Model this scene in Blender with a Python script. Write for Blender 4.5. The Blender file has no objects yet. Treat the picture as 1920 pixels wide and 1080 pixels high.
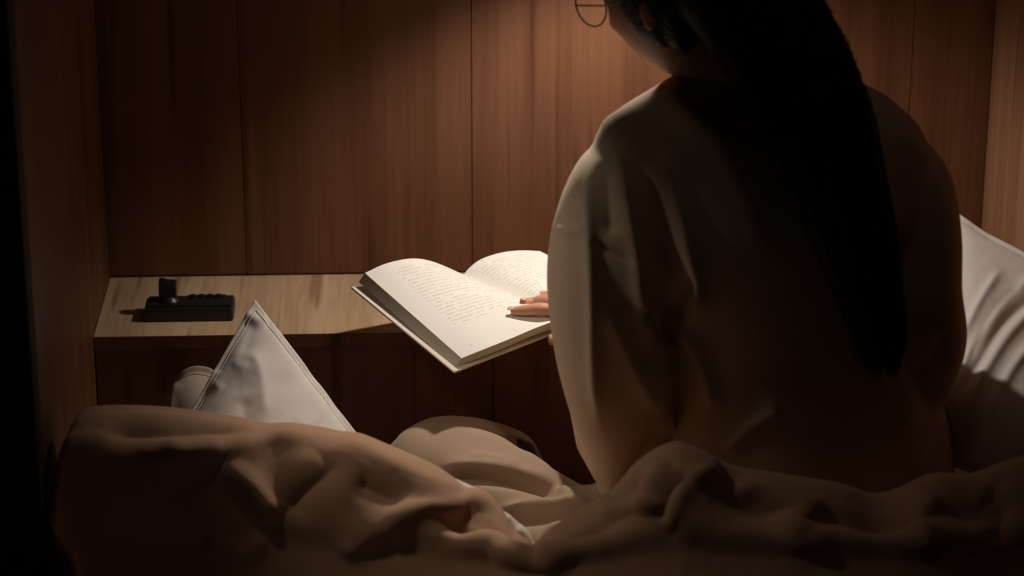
import bpy, bmesh, math, random
import numpy as np
from mathutils import Vector, Matrix

# ------------------------------------------------------------------ camera, world, light, exposure
random.seed(7)
rng = np.random.default_rng(7)
SC = bpy.context.scene
COL = SC.collection
F_PX = 5000.0
PITCH, YAW = math.radians(20.7), math.radians(2.3)
CAM = np.array([0.0, 0.0, 2.01])
FW = np.array([math.sin(YAW)*math.cos(PITCH), math.cos(YAW)*math.cos(PITCH), -math.sin(PITCH)])
RT = np.array([math.cos(YAW), -math.sin(YAW), 0.0])
UP = np.cross(RT, FW)
cd = bpy.data.cameras.new('camera'); cam = bpy.data.objects.new('camera', cd); COL.objects.link(cam)
cd.sensor_width = 36; cd.lens = F_PX/1920*36; cd.clip_start = 0.05
M = Matrix(((RT[0], UP[0], -FW[0], CAM[0]), (RT[1], UP[1], -FW[1], CAM[1]), (RT[2], UP[2], -FW[2], CAM[2]), (0, 0, 0, 1)))
cam.matrix_world = M
cd.dof.use_dof = True; cd.dof.focus_distance = 3.62; cd.dof.aperture_fstop = 2.8
SC.camera = cam
vs = SC.view_settings
vs.view_transform = 'Standard'; vs.look = 'None'; vs.gamma = 1; vs.use_curve_mapping = False
vs.exposure = 0.0
w = bpy.data.worlds.new('world'); SC.world = w; w.use_nodes = True
w.node_tree.nodes['Background'].inputs[0].default_value = (1.0, 0.62, 0.42, 1)
w.node_tree.nodes['Background'].inputs[1].default_value = 0.0035
LAMP = Vector((0.25, 3.455, 1.22)); AIM = Vector((0.335, 3.43, 0.63))
ld = bpy.data.lights.new('spot_light', 'SPOT'); ld.energy = 12.8; ld.color = (1.0, 0.89, 0.77)
ld.spot_size = math.radians(139); ld.spot_blend = 0.55; ld.shadow_soft_size = 0.02
lo = bpy.data.objects.new('spot_light', ld); COL.objects.link(lo); lo.location = LAMP
lo.rotation_euler = (AIM-LAMP).to_track_quat('-Z', 'Y').to_euler()

L2 = Vector((-0.385, 3.02, 1.30))
l2 = bpy.data.lights.new('side_spot_light', 'SPOT'); l2.energy = 4.6; l2.color = (1.0, .84, .70); l2.spot_size = math.radians(62); l2.spot_blend = 1.0; l2.shadow_soft_size = .03
o2 = bpy.data.objects.new('side_spot_light', l2); COL.objects.link(o2); o2.location = L2
o2.rotation_euler = (Vector((.20, 3.12, .56))-L2).to_track_quat('-Z', 'Y').to_euler()
ad = bpy.data.lights.new('ceiling_fill', 'AREA'); ad.shape = 'DISK'; ad.size = .16; ad.energy = .20; ad.color = (1.0, .80, .60)  # weak overhead fill, added to lift the reader's back and the duvet
ao = bpy.data.objects.new('ceiling_fill', ad); COL.objects.link(ao); ao.location = (0.35, 2.75, 2.27)

# ------------------------------------------------------------------ helpers
def ray(px, py): return FW + (px-960)/F_PX*RT - (py-540)/F_PX*UP
def P(px, py, y):                      # real point at depth y along a sight line of the photograph
    d = ray(px, py); return CAM + d*(y/d[1])
def PZ(px, py, z):
    d = ray(px, py); return CAM + d*((z-CAM[2])/d[2])
def proj(pts):
    r = np.asarray(pts)-CAM; dz = r@FW
    return np.stack([960+F_PX*(r@RT)/dz, 540-F_PX*(r@UP)/dz], -1)

def mesh_obj(name, verts, faces, mat, parent=None, smooth=True, uvs=None, label=None):
    me = bpy.data.meshes.new(name)
    me.from_pydata([tuple(map(float, v)) for v in verts], [], [tuple(int(i) for i in f) for f in faces])
    me.update()
    if smooth: me.polygons.foreach_set('use_smooth', [True]*len(me.polygons))
    if uvs is not None:
        l = me.uv_layers.new(name='UVMap')
        li = np.zeros(len(me.loops), int); me.loops.foreach_get('vertex_index', li)
        l.data.foreach_set('uv', np.asarray(uvs)[li].ravel())
    o = bpy.data.objects.new(name, me); COL.objects.link(o)
    if mat is not None: me.materials.append(mat)
    if parent is not None: o.parent = parent; o.matrix_parent_inverse = parent.matrix_world.inverted()
    if label: o['label'] = label
    return o
def empty(name, loc, label=None, cat=None, group=None, kind=None):
    o = bpy.data.objects.new(name, None); o.empty_display_size = .05; COL.objects.link(o)
    o.location = loc; o.matrix_world = Matrix.Translation(loc)
    if label: o['label'] = label
    if cat: o['category'] = cat
    if group: o['group'] = group
    if kind: o['kind'] = kind
    return o
def box_bm(x0, x1, y0, y1, z0, z1, bev=0.0, seg=2):
    bm = bmesh.new(); bmesh.ops.create_cube(bm, size=1)
    for v in bm.verts:
        v.co = Vector(((x0+x1)/2+v.co.x*(x1-x0), (y0+y1)/2+v.co.y*(y1-y0), (z0+z1)/2+v.co.z*(z1-z0)))
    if bev: bmesh.ops.bevel(bm, geom=bm.edges[:], offset=bev, segments=seg, profile=.5, affect='EDGES')
    return bm
def bm_obj(name, bm, mat, parent=None, smooth=False, label=None, kind=None):
    me = bpy.data.meshes.new(name); bm.to_mesh(me); bm.free(); me.materials.append(mat)
    if smooth: me.polygons.foreach_set('use_smooth', [True]*len(me.polygons))
    o = bpy.data.objects.new(name, me); COL.objects.link(o)
    if parent is not None: o.parent = parent; o.matrix_parent_inverse = parent.matrix_world.inverted()
    if label: o['label'] = label
    if kind: o['kind'] = kind
    return o
def box(name, x0, x1, y0, y1, z0, z1, mat, parent=None, bev=0.0, kind=None, label=None):
    return bm_obj(name, box_bm(x0, x1, y0, y1, z0, z1, bev), mat, parent, kind=kind, label=label)

# --- splines / nets
def crom(p, t):                        # Catmull-Rom along axis 0, p (n,...), t in [0,n-1]
    n = len(p); i = np.clip(np.floor(t).astype(int), 0, n-2); f = t-i
    f = f.reshape(f.shape+(1,)*(p.ndim-1))
    p1, p2 = p[i], p[i+1]
    p0 = np.where((i > 0).reshape(f.shape), p[np.maximum(i-1, 0)], 2*p1-p2)
    p3 = np.where((i < n-2).reshape(f.shape), p[np.minimum(i+2, n-1)], 2*p2-p1)
    return .5*((2*p1)+(-p0+p2)*f+(2*p0-5*p1+4*p2-p3)*f*f+(-p0+3*p1-3*p2+p3)*f**3)
def net(ctrl, nr, nc):                 # ctrl rows x cols x 3 -> dense grid
    c = np.array(ctrl, float)
    a = crom(c, np.linspace(0, len(c)-1, nr))
    return np.swapaxes(crom(np.swapaxes(a, 0, 1), np.linspace(0, c.shape[1]-1, nc)), 0, 1)
def grid_faces(nr, nc, off=0, flip=False):
    f = []
    for i in range(nr-1):
        for j in range(nc-1):
            a = off+i*nc+j; q = (a, a+1, a+nc+1, a+nc)
            f.append(q[::-1] if flip else q)
    return f
def grid_normals(g):
    du = np.gradient(g, axis=0); dv = np.gradient(g, axis=1)
    n = np.cross(dv, du); n /= np.linalg.norm(n, axis=-1, keepdims=True)+1e-12
    return n
def seg_dist(q, line):                 # distance to polyline and 0..1 position along it
    q = np.asarray(q, float); L = np.asarray(line, float)
    best = np.full(len(q), 1e9); par = np.zeros(len(q)); side = np.zeros(len(q))
    sl = np.linalg.norm(L[1:]-L[:-1], axis=1); cum = np.concatenate([[0], np.cumsum(sl)])
    for k in range(len(L)-1):
        d = L[k+1]-L[k]; t = np.clip(((q-L[k])@d)/(d@d), 0, 1)
        e = q-(L[k]+t[:, None]*d); dd = np.hypot(e[:, 0], e[:, 1])
        m = dd < best
        best[m] = dd[m]; par[m] = (cum[k]+t[m]*sl[k])/cum[-1]
        side[m] = np.sign(d[0]*e[m, 1]-d[1]*e[m, 0])
    return best, par, side
def dense(line, n=24):
    L = np.array(line, float); return crom(L, np.linspace(0, len(L)-1, n))
def folds(pts, nrm, lines, front=True):
    """raise or sink cloth along fold lines; amp in metres, widths in 1/5000 rad"""
    q = proj(pts); out = np.array(pts, float)
    vis = np.clip(-((pts-CAM)/np.linalg.norm(pts-CAM, axis=1)[:, None]*nrm).sum(1)*3+.3, 0, 1) if front else 1
    for line, amp, wl, wr in lines:
        d, t, s = seg_dist(q, dense(line))
        wd = np.where(s > 0, wr, wl)
        tap = np.clip(np.minimum(t, 1-t)*5, 0, 1); tap = tap*tap*(3-2*tap)
        out += nrm*(amp*np.exp(-((np.sqrt(d*d+9)-3)/wd)**1.25)*tap*vis)[:, None]
    return out
def vnoise(p, s, seed=0):              # cheap smooth value noise
    p = np.asarray(p)*s+seed*17.31; i = np.floor(p).astype(np.int64); f = p-i; f = f*f*(3-2*f); r = 0
    for dx in (0, 1):
        for dy in (0, 1):
            for dz in (0, 1):
                h = (i[:, 0]+dx)*374761393+(i[:, 1]+dy)*668265263+(i[:, 2]+dz)*2147483647
                h = (h ^ (h >> 13))*1274126177 & 0xffffffff
                v = ((h ^ (h >> 16)) & 0xffff)/65535.0
                r = r+v*(f[:, 0] if dx else 1-f[:, 0])*(f[:, 1] if dy else 1-f[:, 1])*(f[:, 2] if dz else 1-f[:, 2])
    return r*2-1

# --- tubes joined by voxel remesh
def tube(rings, n=28, ref=(0, 1, 0), flat=False):  # rings: (centre, ra, rb[, power]) ; ra across, rb along ref
    C = np.array([r[0] for r in rings], float); V = []; Fc = []
    k = len(rings)
    for i, r in enumerate(rings):
        t = C[min(i+1, k-1)]-C[max(i-1, 0)]; t /= np.linalg.norm(t)
        rf = np.array(ref, float); b = rf-t*(rf@t); b /= np.linalg.norm(b); a = np.cross(b, t)
        if flat: a, b = np.array([1., 0, 0]), np.array([0, 1., 0])
        pw = 2/(r[3] if len(r) > 3 else 2.0)
        for j in range(n):
            th = 2*math.pi*j/n; c, s = math.cos(th), math.sin(th)
            V.append(C[i]+a*r[1]*math.copysign(abs(c)**pw, c)+b*r[2]*math.copysign(abs(s)**pw, s))
    for i in range(k-1):
        for j in range(n):
            a0 = i*n+j; b0 = i*n+(j+1) % n
            Fc.append((a0, b0, b0+n, a0+n))
    V.append(C[0]); V.append(C[-1]); c0, c1 = len(V)-2, len(V)-1
    for j in range(n):
        Fc.append((c0, (j+1) % n, j)); Fc.append((c1, (k-1)*n+j, (k-1)*n+(j+1) % n))
    return V, Fc
def sm_rings(rings, n):                # smooth a ring list
    A = np.array([list(r[0])+[r[1], r[2], (r[3] if len(r) > 3 else 2.0)] for r in rings], float)
    B = crom(A, np.linspace(0, len(A)-1, n))
    return [(b[:3], max(b[3], .002), max(b[4], .002), b[5]) for b in B]
def ellipsoid(c, r, n=24, m=16, R=None):
    V = []; Fc = []
    for i in range(m+1):
        ph = math.pi*i/m
        for j in range(n):
            th = 2*math.pi*j/n
            v = np.array([r[0]*math.sin(ph)*math.cos(th), r[1]*math.sin(ph)*math.sin(th), r[2]*math.cos(ph)])
            V.append((R@v if R is not None else v)+np.asarray(c))
    for i in range(m):
        for j in range(n):
            a0 = i*n+j; b0 = i*n+(j+1) % n
            Fc.append((a0, a0+n, b0+n, b0))
    return V, Fc
def remesh(pieces, voxel, smooth=0, it_fac=.5):
    V = []; Fc = []
    for v, f in pieces:
        o = len(V); V += [tuple(x) for x in v]; Fc += [tuple(i+o for i in q) for q in f]
    me = bpy.data.meshes.new('tmp'); me.from_pydata(V, [], Fc); me.validate()
    bm = bmesh.new(); bm.from_mesh(me); bmesh.ops.remove_doubles(bm, verts=bm.verts[:], dist=1e-6)
    bmesh.ops.recalc_face_normals(bm, faces=bm.faces[:]); bm.to_mesh(me); bm.free()
    o = bpy.data.objects.new('tmp', me); COL.objects.link(o)
    m = o.modifiers.new('r', 'REMESH'); m.mode = 'VOXEL'; m.voxel_size = voxel
    if smooth:
        s = o.modifiers.new('s', 'SMOOTH'); s.factor = it_fac; s.iterations = smooth
    dg = bpy.context.evaluated_depsgraph_get(); ev = o.evaluated_get(dg); e = ev.to_mesh()
    n = len(e.vertices); co = np.zeros(n*3); e.vertices.foreach_get('co', co)
    no = np.zeros(n*3); e.vertices.foreach_get('normal', no)
    fs = [tuple(p.vertices) for p in e.polygons]
    ev.to_mesh_clear(); bpy.data.objects.remove(o); bpy.data.meshes.remove(me)
    return co.reshape(-1, 3), no.reshape(-1, 3), fs

# ------------------------------------------------------------------ materials
def mat_base(name, rough=.6, spec=.5):
    m = bpy.data.materials.new(name); m.use_nodes = True
    b = m.node_tree.nodes['Principled BSDF']; b.inputs['Roughness'].default_value = rough
    b.inputs['Specular IOR Level'].default_value = spec
    return m, m.node_tree, b
def lk(nt, a, b): nt.links.new(a, b)
def plain(name, col, rough=.6, spec=.5, metal=0, nscale=40, nam=.06, bump=0.0):
    m, nt, b = mat_base(name, rough, spec); b.inputs['Metallic'].default_value = metal
    tc = nt.nodes.new('ShaderNodeTexCoord'); n = nt.nodes.new('ShaderNodeTexNoise'); n.inputs['Scale'].default_value = nscale
    n.inputs['Detail'].default_value = 5
    lk(nt, tc.outputs['Object'], n.inputs['Vector'])
    r = nt.nodes.new('ShaderNodeValToRGB'); r.color_ramp.elements[0].position = .3; r.color_ramp.elements[1].position = .7
    r.color_ramp.elements[0].color = tuple(c*(1-nam) for c in col)+(1,); r.color_ramp.elements[1].color = tuple(min(1, c*(1+nam)) for c in col)+(1,)
    lk(nt, n.outputs['Fac'], r.inputs['Fac']); lk(nt, r.outputs['Color'], b.inputs['Base Color'])
    if bump:
        bp = nt.nodes.new('ShaderNodeBump'); bp.inputs['Strength'].default_value = bump; bp.inputs['Distance'].default_value = .002
        lk(nt, n.outputs['Fac'], bp.inputs['Height']); lk(nt, bp.outputs['Normal'], b.inputs['Normal'])
    return m
def fabric(name, col, weave=900, wrinkle=14, wam=.35, wdist=.006, trans=0.0):
    m, nt, b = mat_base(name, .85, .25)
    b.inputs['Sheen Weight'].default_value = .15; b.inputs['Sheen Roughness'].default_value = .5
    tc = nt.nodes.new('ShaderNodeTexCoord')
    n1 = nt.nodes.new('ShaderNodeTexNoise'); n1.inputs['Scale'].default_value = weave; n1.inputs['Detail'].default_value = 2
    n2 = nt.nodes.new('ShaderNodeTexNoise'); n2.inputs['Scale'].default_value = wrinkle; n2.inputs['Detail'].default_value = 3; n2.inputs['Distortion'].default_value = .6
    for n in (n1, n2): lk(nt, tc.outputs['Object'], n.inputs['Vector'])
    r = nt.nodes.new('ShaderNodeValToRGB'); r.color_ramp.elements[0].position = .35; r.color_ramp.elements[1].position = .65
    r.color_ramp.elements[0].color = tuple(c*.93 for c in col)+(1,); r.color_ramp.elements[1].color = tuple(col)+(1,)
    lk(nt, n1.outputs['Fac'], r.inputs['Fac']); lk(nt, r.outputs['Color'], b.inputs['Base Color'])
    b1 = nt.nodes.new('ShaderNodeBump'); b1.inputs['Strength'].default_value = wam; b1.inputs['Distance'].default_value = wdist
    b2 = nt.nodes.new('ShaderNodeBump'); b2.inputs['Strength'].default_value = .2; b2.inputs['Distance'].default_value = .0005
    lk(nt, n2.outputs['Fac'], b1.inputs['Height']); lk(nt, n1.outputs['Fac'], b2.inputs['Height'])
    lk(nt, b1.outputs['Normal'], b2.inputs['Normal']); lk(nt, b2.outputs['Normal'], b.inputs['Normal'])
    return m
def wood(name, c0, c1, c2, axis='Z', rough=.5, seed=0.0):
    """straight-grained veneer; the grain runs along one axis"""
    m, nt, b = mat_base(name, rough, .35)
    tc = nt.nodes.new('ShaderNodeTexCoord'); mp = nt.nodes.new('ShaderNodeMapping')
    lk(nt, tc.outputs['Object'], mp.inputs['Vector'])
    s = {'Z': (1, 1, .035), 'Y': (1, .06, 1)}[axis]
    mp.inputs['Scale'].default_value = s; mp.inputs['Location'].default_value = (seed, seed*.7, seed*.3)
    nb = nt.nodes.new('ShaderNodeTexNoise'); nb.inputs['Scale'].default_value = 16; nb.inputs['Detail'].default_value = 5; nb.inputs['Roughness'].default_value = .55; nb.inputs['Distortion'].default_value = .3
    nf = nt.nodes.new('ShaderNodeTexNoise'); nf.inputs['Scale'].default_value = 150; nf.inputs['Detail'].default_value = 3
    ns = nt.nodes.new('ShaderNodeTexNoise'); ns.inputs['Scale'].default_value = 42; ns.inputs['Detail'].default_value = 2
    for n in (nb, nf, ns): lk(nt, mp.outputs['Vector'], n.inputs['Vector'])
    r = nt.nodes.new('ShaderNodeValToRGB'); e = r.color_ramp.elements
    e[0].position = .32; e[0].color = c0+(1,); e[1].position = .7; e[1].color = c2+(1,)
    k = e.new(.5); k.color = c1+(1,)
    lk(nt, nb.outputs['Fac'], r.inputs['Fac'])
    r2 = nt.nodes.new('ShaderNodeValToRGB'); r2.color_ramp.elements[0].position = .25; r2.color_ramp.elements[0].color = (.80, .77, .74, 1); r2.color_ramp.elements[1].position = .6; r2.color_ramp.elements[1].color = (1, 1, 1, 1)
    lk(nt, nf.outputs['Fac'], r2.inputs['Fac'])
    r3 = nt.nodes.new('ShaderNodeValToRGB'); r3.color_ramp.elements[0].position = .27; r3.color_ramp.elements[0].color = (.55, .48, .42, 1); r3.color_ramp.elements[1].position = .38; r3.color_ramp.elements[1].color = (1, 1, 1, 1)
    lk(nt, ns.outputs['Fac'], r3.inputs['Fac'])
    a = r.outputs['Color']
    for q in (r2, r3):
        mx = nt.nodes.new('ShaderNodeMix'); mx.data_type = 'RGBA'; mx.blend_type = 'MULTIPLY'; mx.inputs[0].default_value = 1
        lk(nt, a, mx.inputs[6]); lk(nt, q.outputs['Color'], mx.inputs[7]); a = mx.outputs[2]
    lk(nt, a, b.inputs['Base Color'])
    bp = nt.nodes.new('ShaderNodeBump'); bp.inputs['Strength'].default_value = .15; bp.inputs['Distance'].default_value = .0006
    lk(nt, nf.outputs['Fac'], bp.inputs['Height']); lk(nt, bp.outputs['Normal'], b.inputs['Normal'])
    return m
WC = ((.096, .037, .017), (.124, .050, .024), (.156, .068, .035))
wall_wood = [wood('walnut_veneer_%d' % i, *WC, axis='Z', seed=i*3.7) for i in range(3)]
side_wood = [wood('tan_veneer_%d' % i, (.18, .085, .045), (.23, .115, .063), (.29, .155, .09), axis='Z', seed=20+i*5.1) for i in range(3)]  # right wall panels: lighter, less red tone than the back panels
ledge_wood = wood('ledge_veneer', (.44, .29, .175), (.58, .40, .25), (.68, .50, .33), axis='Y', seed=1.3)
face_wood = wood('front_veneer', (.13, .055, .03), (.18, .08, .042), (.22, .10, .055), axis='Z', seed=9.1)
m_plaster = plain('dark_plaster', (.16, .12, .10), .9, .2)
m_floor = plain('dark_carpet', (.08, .06, .05), .95, .1, nscale=200, bump=.4)
m_duvet = fabric('brown_duvet_cotton', (.48, .28, .175), wrinkle=9, wam=.5, wdist=.01)
m_white = fabric('white_pillow_cotton', (.80, .74, .70), wrinkle=16, wam=.30, wdist=.006)
m_grey = fabric('pale_pillow_cotton', (.42, .35, .29), wrinkle=14)
m_sheet = fabric('white_sheet_cotton', (.72, .64, .56), wrinkle=12)
m_shirt = fabric('cream_shirt_cotton', (.76, .58, .42), wrinkle=10, wam=.3, wdist=.006)
m_trs = fabric('khaki_trouser_cotton', (.43, .305, .21), wrinkle=10, wam=.15, wdist=.004)
m_black = plain('black_plastic', (.012, .012, .012), .38, .5, nam=.1)
m_metal = plain('brushed_nickel', (.6, .57, .52), .3, .5, metal=1)
m_frame = plain('dark_wire', (.03, .018, .012), .35, .5, metal=.6)
m_hair = plain('black_hair', (.006, .005, .005), .55, .25, nscale=120, nam=.3, bump=.2)
m_skin, _nt, _b = mat_base('skin', .55, .4)
_b.inputs['Base Color'].default_value = (.55, .28, .185, 1); _b.inputs['Subsurface Weight'].default_value = .15
_b.inputs['Subsurface Radius'].default_value = (.01, .004, .002); _b.inputs['Subsurface Scale'].default_value = 1
m_nail = plain('fingernail', (.70, .44, .36), .35, .5, nam=.03)
m_eye = plain('eye_white', (.75, .72, .68), .2, .5, nam=.02)
m_cover = plain('cream_book_cover', (.80, .72, .64), .5, .4, nam=.02)
m_card = plain('endpaper', (.62, .55, .46), .8, .2, nam=.04)

def paper_mat(text_u, text_v):
    m, nt, b = mat_base('printed_page', .8, .2)
    N = nt.nodes
    uv = N.new('ShaderNodeUVMap'); sp = N.new('ShaderNodeSeparateXYZ'); lk(nt, uv.outputs['UV'], sp.inputs[0])
    def mth(op, a, c=None, cl=False):
        n = N.new('ShaderNodeMath'); n.operation = op; n.use_clamp = cl
        for i, x in enumerate((a, c)):
            if x is None: continue
            if isinstance(x, (int, float)): n.inputs[i].default_value = x
            else: lk(nt, x, n.inputs[i])
        return n.outputs[0]
    U, Vv = sp.outputs[0], sp.outputs[1]
    NL = 30
    vs_ = mth('MULTIPLY', Vv, NL); fr = mth('FRACT', vs_); fl = mth('FLOOR', vs_)
    line = mth('MULTIPLY', mth('GREATER_THAN', fr, .28), mth('LESS_THAN', fr, .72))
    cx = N.new('ShaderNodeCombineXYZ'); lk(nt, mth('MULTIPLY', U, 24), cx.inputs[0]); lk(nt, mth('MULTIPLY', fl, 3.17), cx.inputs[1])
    n1 = N.new('ShaderNodeTexNoise'); n1.inputs['Scale'].default_value = 1; n1.inputs['Detail'].default_value = 0; lk(nt, cx.outputs[0], n1.inputs['Vector'])
    word = mth('GREATER_THAN', n1.outputs['Fac'], .40)
    cx2 = N.new('ShaderNodeCombineXYZ'); lk(nt, mth('MULTIPLY', U, 150), cx2.inputs[0]); lk(nt, mth('MULTIPLY', vs_, 2.6), cx2.inputs[1])
    n2 = N.new('ShaderNodeTexNoise'); n2.inputs['Scale'].default_value = 1; n2.inputs['Detail'].default_value = 1; lk(nt, cx2.outputs[0], n2.inputs['Vector'])
    let = mth('GREATER_THAN', n2.outputs['Fac'], .47)
    msk = mth('MULTIPLY', mth('MULTIPLY', line, word), let)
    for a, lo_, hi in ((U, text_u[0], text_u[1]), (Vv, text_v[0], text_v[1])):
        msk = mth('MULTIPLY', msk, mth('MULTIPLY', mth('GREATER_THAN', a, lo_), mth('LESS_THAN', a, hi)))
    # folio mark
    pn = mth('MULTIPLY', mth('LESS_THAN', mth('ABSOLUTE', mth('SUBTRACT', U, .86)), .012), mth('LESS_THAN', mth('ABSOLUTE', mth('SUBTRACT', Vv, .93)), .006))
    msk = mth('MAXIMUM', msk, pn)
    mx = N.new('ShaderNodeMix'); mx.data_type = 'RGBA'
    mx.inputs[6].default_value = (.84, .82, .77, 1); mx.inputs[7].default_value = (.40, .37, .34, 1)
    lk(nt, mth('MULTIPLY', msk, .45), mx.inputs[0]); lk(nt, mx.outputs[2], b.inputs['Base Color'])
    return m
m_page = paper_mat((.14, .82), (.07, .745))
def edge_mat():
    m, nt, b = mat_base('page_edges', .85, .15)
    uv = nt.nodes.new('ShaderNodeUVMap'); mp = nt.nodes.new('ShaderNodeMapping'); mp.inputs['Scale'].default_value = (3, 60, 1)
    n = nt.nodes.new('ShaderNodeTexNoise'); n.inputs['Scale'].default_value = 1; n.inputs['Detail'].default_value = 1
    lk(nt, uv.outputs[0], mp.inputs[0]); lk(nt, mp.outputs[0], n.inputs['Vector'])
    r = nt.nodes.new('ShaderNodeValToRGB'); r.color_ramp.elements[0].position = .35; r.color_ramp.elements[1].position = .6
    r.color_ramp.elements[0].color = (.62, .58, .44, 1); r.color_ramp.elements[1].color = (.78, .74, .60, 1)
    lk(nt, n.outputs['Fac'], r.inputs['Fac']); lk(nt, r.outputs['Color'], b.inputs['Base Color'])
    return m
m_edge = edge_mat()

# ------------------------------------------------------------------ the setting
ZL, ZM = .63, .403                     # ledge top, mattress top
YW = float(PZ(208, 520, ZL)[1]); YF = float(PZ(175, 632, ZL)[1])
XL = float(PZ(190, 576, ZL)[0]); XR = float(P(1838, 450, YW)[0])
ZC = 2.3; YE = 2.95
def structure(o): o['kind'] = 'structure'; return o
wb = structure(box('wall_back', XL-.1, XR+.1, YW+.012, YW+.09, 0, ZC, plain('panel_substrate', (.03, .015, .01), .9, .1)))
pan_x = [XL] + [float(P(q, 300, YW)[0]) for q in (455, 885, 1315, 1700)] + [XR]
for i in range(len(pan_x)-1):
    g = .0006
    bm_obj('panel', box_bm(pan_x[i]+g, pan_x[i+1]-g, YW, YW+.0125, ZL+.002, ZC-.01, .0003, 1), wall_wood[i % 3], wb)
wl = structure(box('wall_left', XL-.09, XL-.012, YE, YW+.012, 0, ZC, wall_wood[1]))
ly = [YE+.0, YE+.36, YW]
for i in range(2):
    bm_obj('panel', box_bm(XL-.0125, XL, ly[i]+.0008, ly[i+1]-.0008, .05, ZC-.01, .0006, 1), wall_wood[(i+1) % 3], wl)
wr = structure(box('wall_right', XR+.012, XR+.09, 1.2, YW+.012, 0, ZC, wall_wood[0]))
ry = [1.2, 2.2, 2.9, YW]
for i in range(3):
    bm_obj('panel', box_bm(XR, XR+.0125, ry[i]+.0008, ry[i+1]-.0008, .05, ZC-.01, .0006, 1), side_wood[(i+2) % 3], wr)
structure(box('floor', -2.2, XR+.1, -.8, YW+.1, -.05, 0, m_floor))
structure(box('ceiling', -2.2, XR+.1, -.8, YW+.1, ZC, ZC+.06, m_plaster))
structure(box('wall_front', -2.2, XR+.1, -.86, -.8, 0, ZC, m_plaster))
structure(box('wall_side', -2.26, -2.2, -.8, YW+.1, 0, ZC, m_plaster))
structure(box('trim_1', XL-.10, XL-.0005, YE-.035, YE-.001, 0, ZC, plain('dark_trim', (.035, .025, .02), .7, .2), bev=.002))

# ledge across the head of the bed
lg = empty('bedside_ledge', (float((XL+XR)/2), (YW+YF)/2, 0), 'pale wood ledge with dark brown front along the panelled wall behind the bed', 'ledge')
box('top_board', XL+.0008, XR-.0008, YF+.0012, YW-.0008, ZL-.0195, ZL, ledge_wood, lg, bev=.0005)
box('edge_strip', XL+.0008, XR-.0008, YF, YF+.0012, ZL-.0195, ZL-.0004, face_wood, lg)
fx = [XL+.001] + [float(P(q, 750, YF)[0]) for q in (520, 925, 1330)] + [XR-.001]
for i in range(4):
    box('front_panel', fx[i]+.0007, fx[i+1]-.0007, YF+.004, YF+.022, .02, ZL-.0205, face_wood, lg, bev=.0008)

# bed
bed = empty('bed', ((XL+XR)/2, 2.5, 0), 'low bed with a white-sheeted mattress set between the panelled side walls', 'bed')
box('bed_frame', XL+.03, XR-.01, 1.45, YF-.01, 0, .20, plain('dark_oak', (.09, .05, .03), .6, .3), bed, bev=.006)
bm_obj('mattress', box_bm(XL+.026, XR-.012, 1.5, YF-.002, .201, ZM, .03, 4), m_sheet, bed, smooth=True)

# reading lamp on the panelled wall, above the frame
def lathe(prof, c, n=40):
    V = []; Fc = []
    for r, z in prof:
        for j in range(n): V.append((c[0]+r*math.cos(2*math.pi*j/n), c[1]+r*math.sin(2*math.pi*j/n), c[2]+z))
    for i in range(len(prof)-1):
        for j in range(n):
            a = i*n+j; b = i*n+(j+1) % n; Fc.append((a, b, b+n, a+n))
    return V, Fc
sp = empty('reading_lamp', (LAMP.x, YW, LAMP.z+.08), 'small round metal reading lamp on an arm above the book, on the back wall', 'lamp')
v, f = lathe([(.0, .066), (.020, .064), (.034, .054), (.036, .040), (.036, .000), (.033, -.001), (.032, .034), (.0, .040)], tuple(LAMP)); mesh_obj('lamp_shade', v, f, m_metal, sp)
bm_obj('wall_plate', box_bm(LAMP.x-.03, LAMP.x+.03, YW-.012, YW-.0005, LAMP.z+.05, LAMP.z+.11, .004, 2), m_metal, sp)

# ------------------------------------------------------------------ black device on the ledge
def device():
    a = PZ(270, 605, ZL); b = PZ(438, 603, ZL)
    x0, x1, y0 = a[0], b[0], a[1]; y1 = y0+.052; h = .019
    t = empty('socket_strip', ((x0+x1)/2, (y0+y1)/2, ZL), 'black plastic socket strip with an upright plug lying on the pale ledge', 'power strip')
    bm = box_bm(x0, x1, y0, y1, ZL, ZL+h, .0035, 3); bm_obj('case', bm, m_black, t, smooth=False)
    bm_obj('top_plate', box_bm(x0+.004, x1-.002, y0+.012, y1-.002, ZL+h-.001, ZL+h+.0022, .001, 2), plain('worn_black_plastic', (.02, .018, .017), .3, .5), t)
    cx = P(316, 560, y0+.032)[0]; cy = y0+.032; zt = ZL+h+.002
    v, f = lathe([(0, 0), (.0175, 0), (.0165, .002), (.0125, .006), (.0105, .0085), (0, .0085)], (cx, cy, zt), 32)
    pl = mesh_obj('plug', v, f, m_black, t)
    bm = box_bm(cx-.0135, cx+.0115, cy-.008, cy+.009, zt+.005, zt+.030, .0022, 2)
    for q in bm.verts:
        k = (q.co.z-zt)/.03; q.co.x += .001*k; q.co.z -= (q.co.x-cx)*.12*k
    bm_obj('plug_body', bm, m_black, pl)
    bm_obj('plug_ridge', box_bm(cx-.012, cx-.004, cy-.004, cy+.004, zt+.029, zt+.0335, .001, 2), m_black, pl)
    for i in range(4):
        px = 362+i*16; xx = P(px, 560, y1-.008)[0]
        bm_obj('button', box_bm(xx-.004, xx+.004, y1-.014, y1-.003, ZL+h+.002, ZL+h+.0056, .0015, 2), m_black, t)
    bm_obj('button_rail', box_bm(P(352, 560, y1)[0], P(424, 560, y1)[0], y1-.018, y1-.001, ZL+h+.0015, ZL+h+.0032, .0007, 1), m_black, t)
device()

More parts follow.
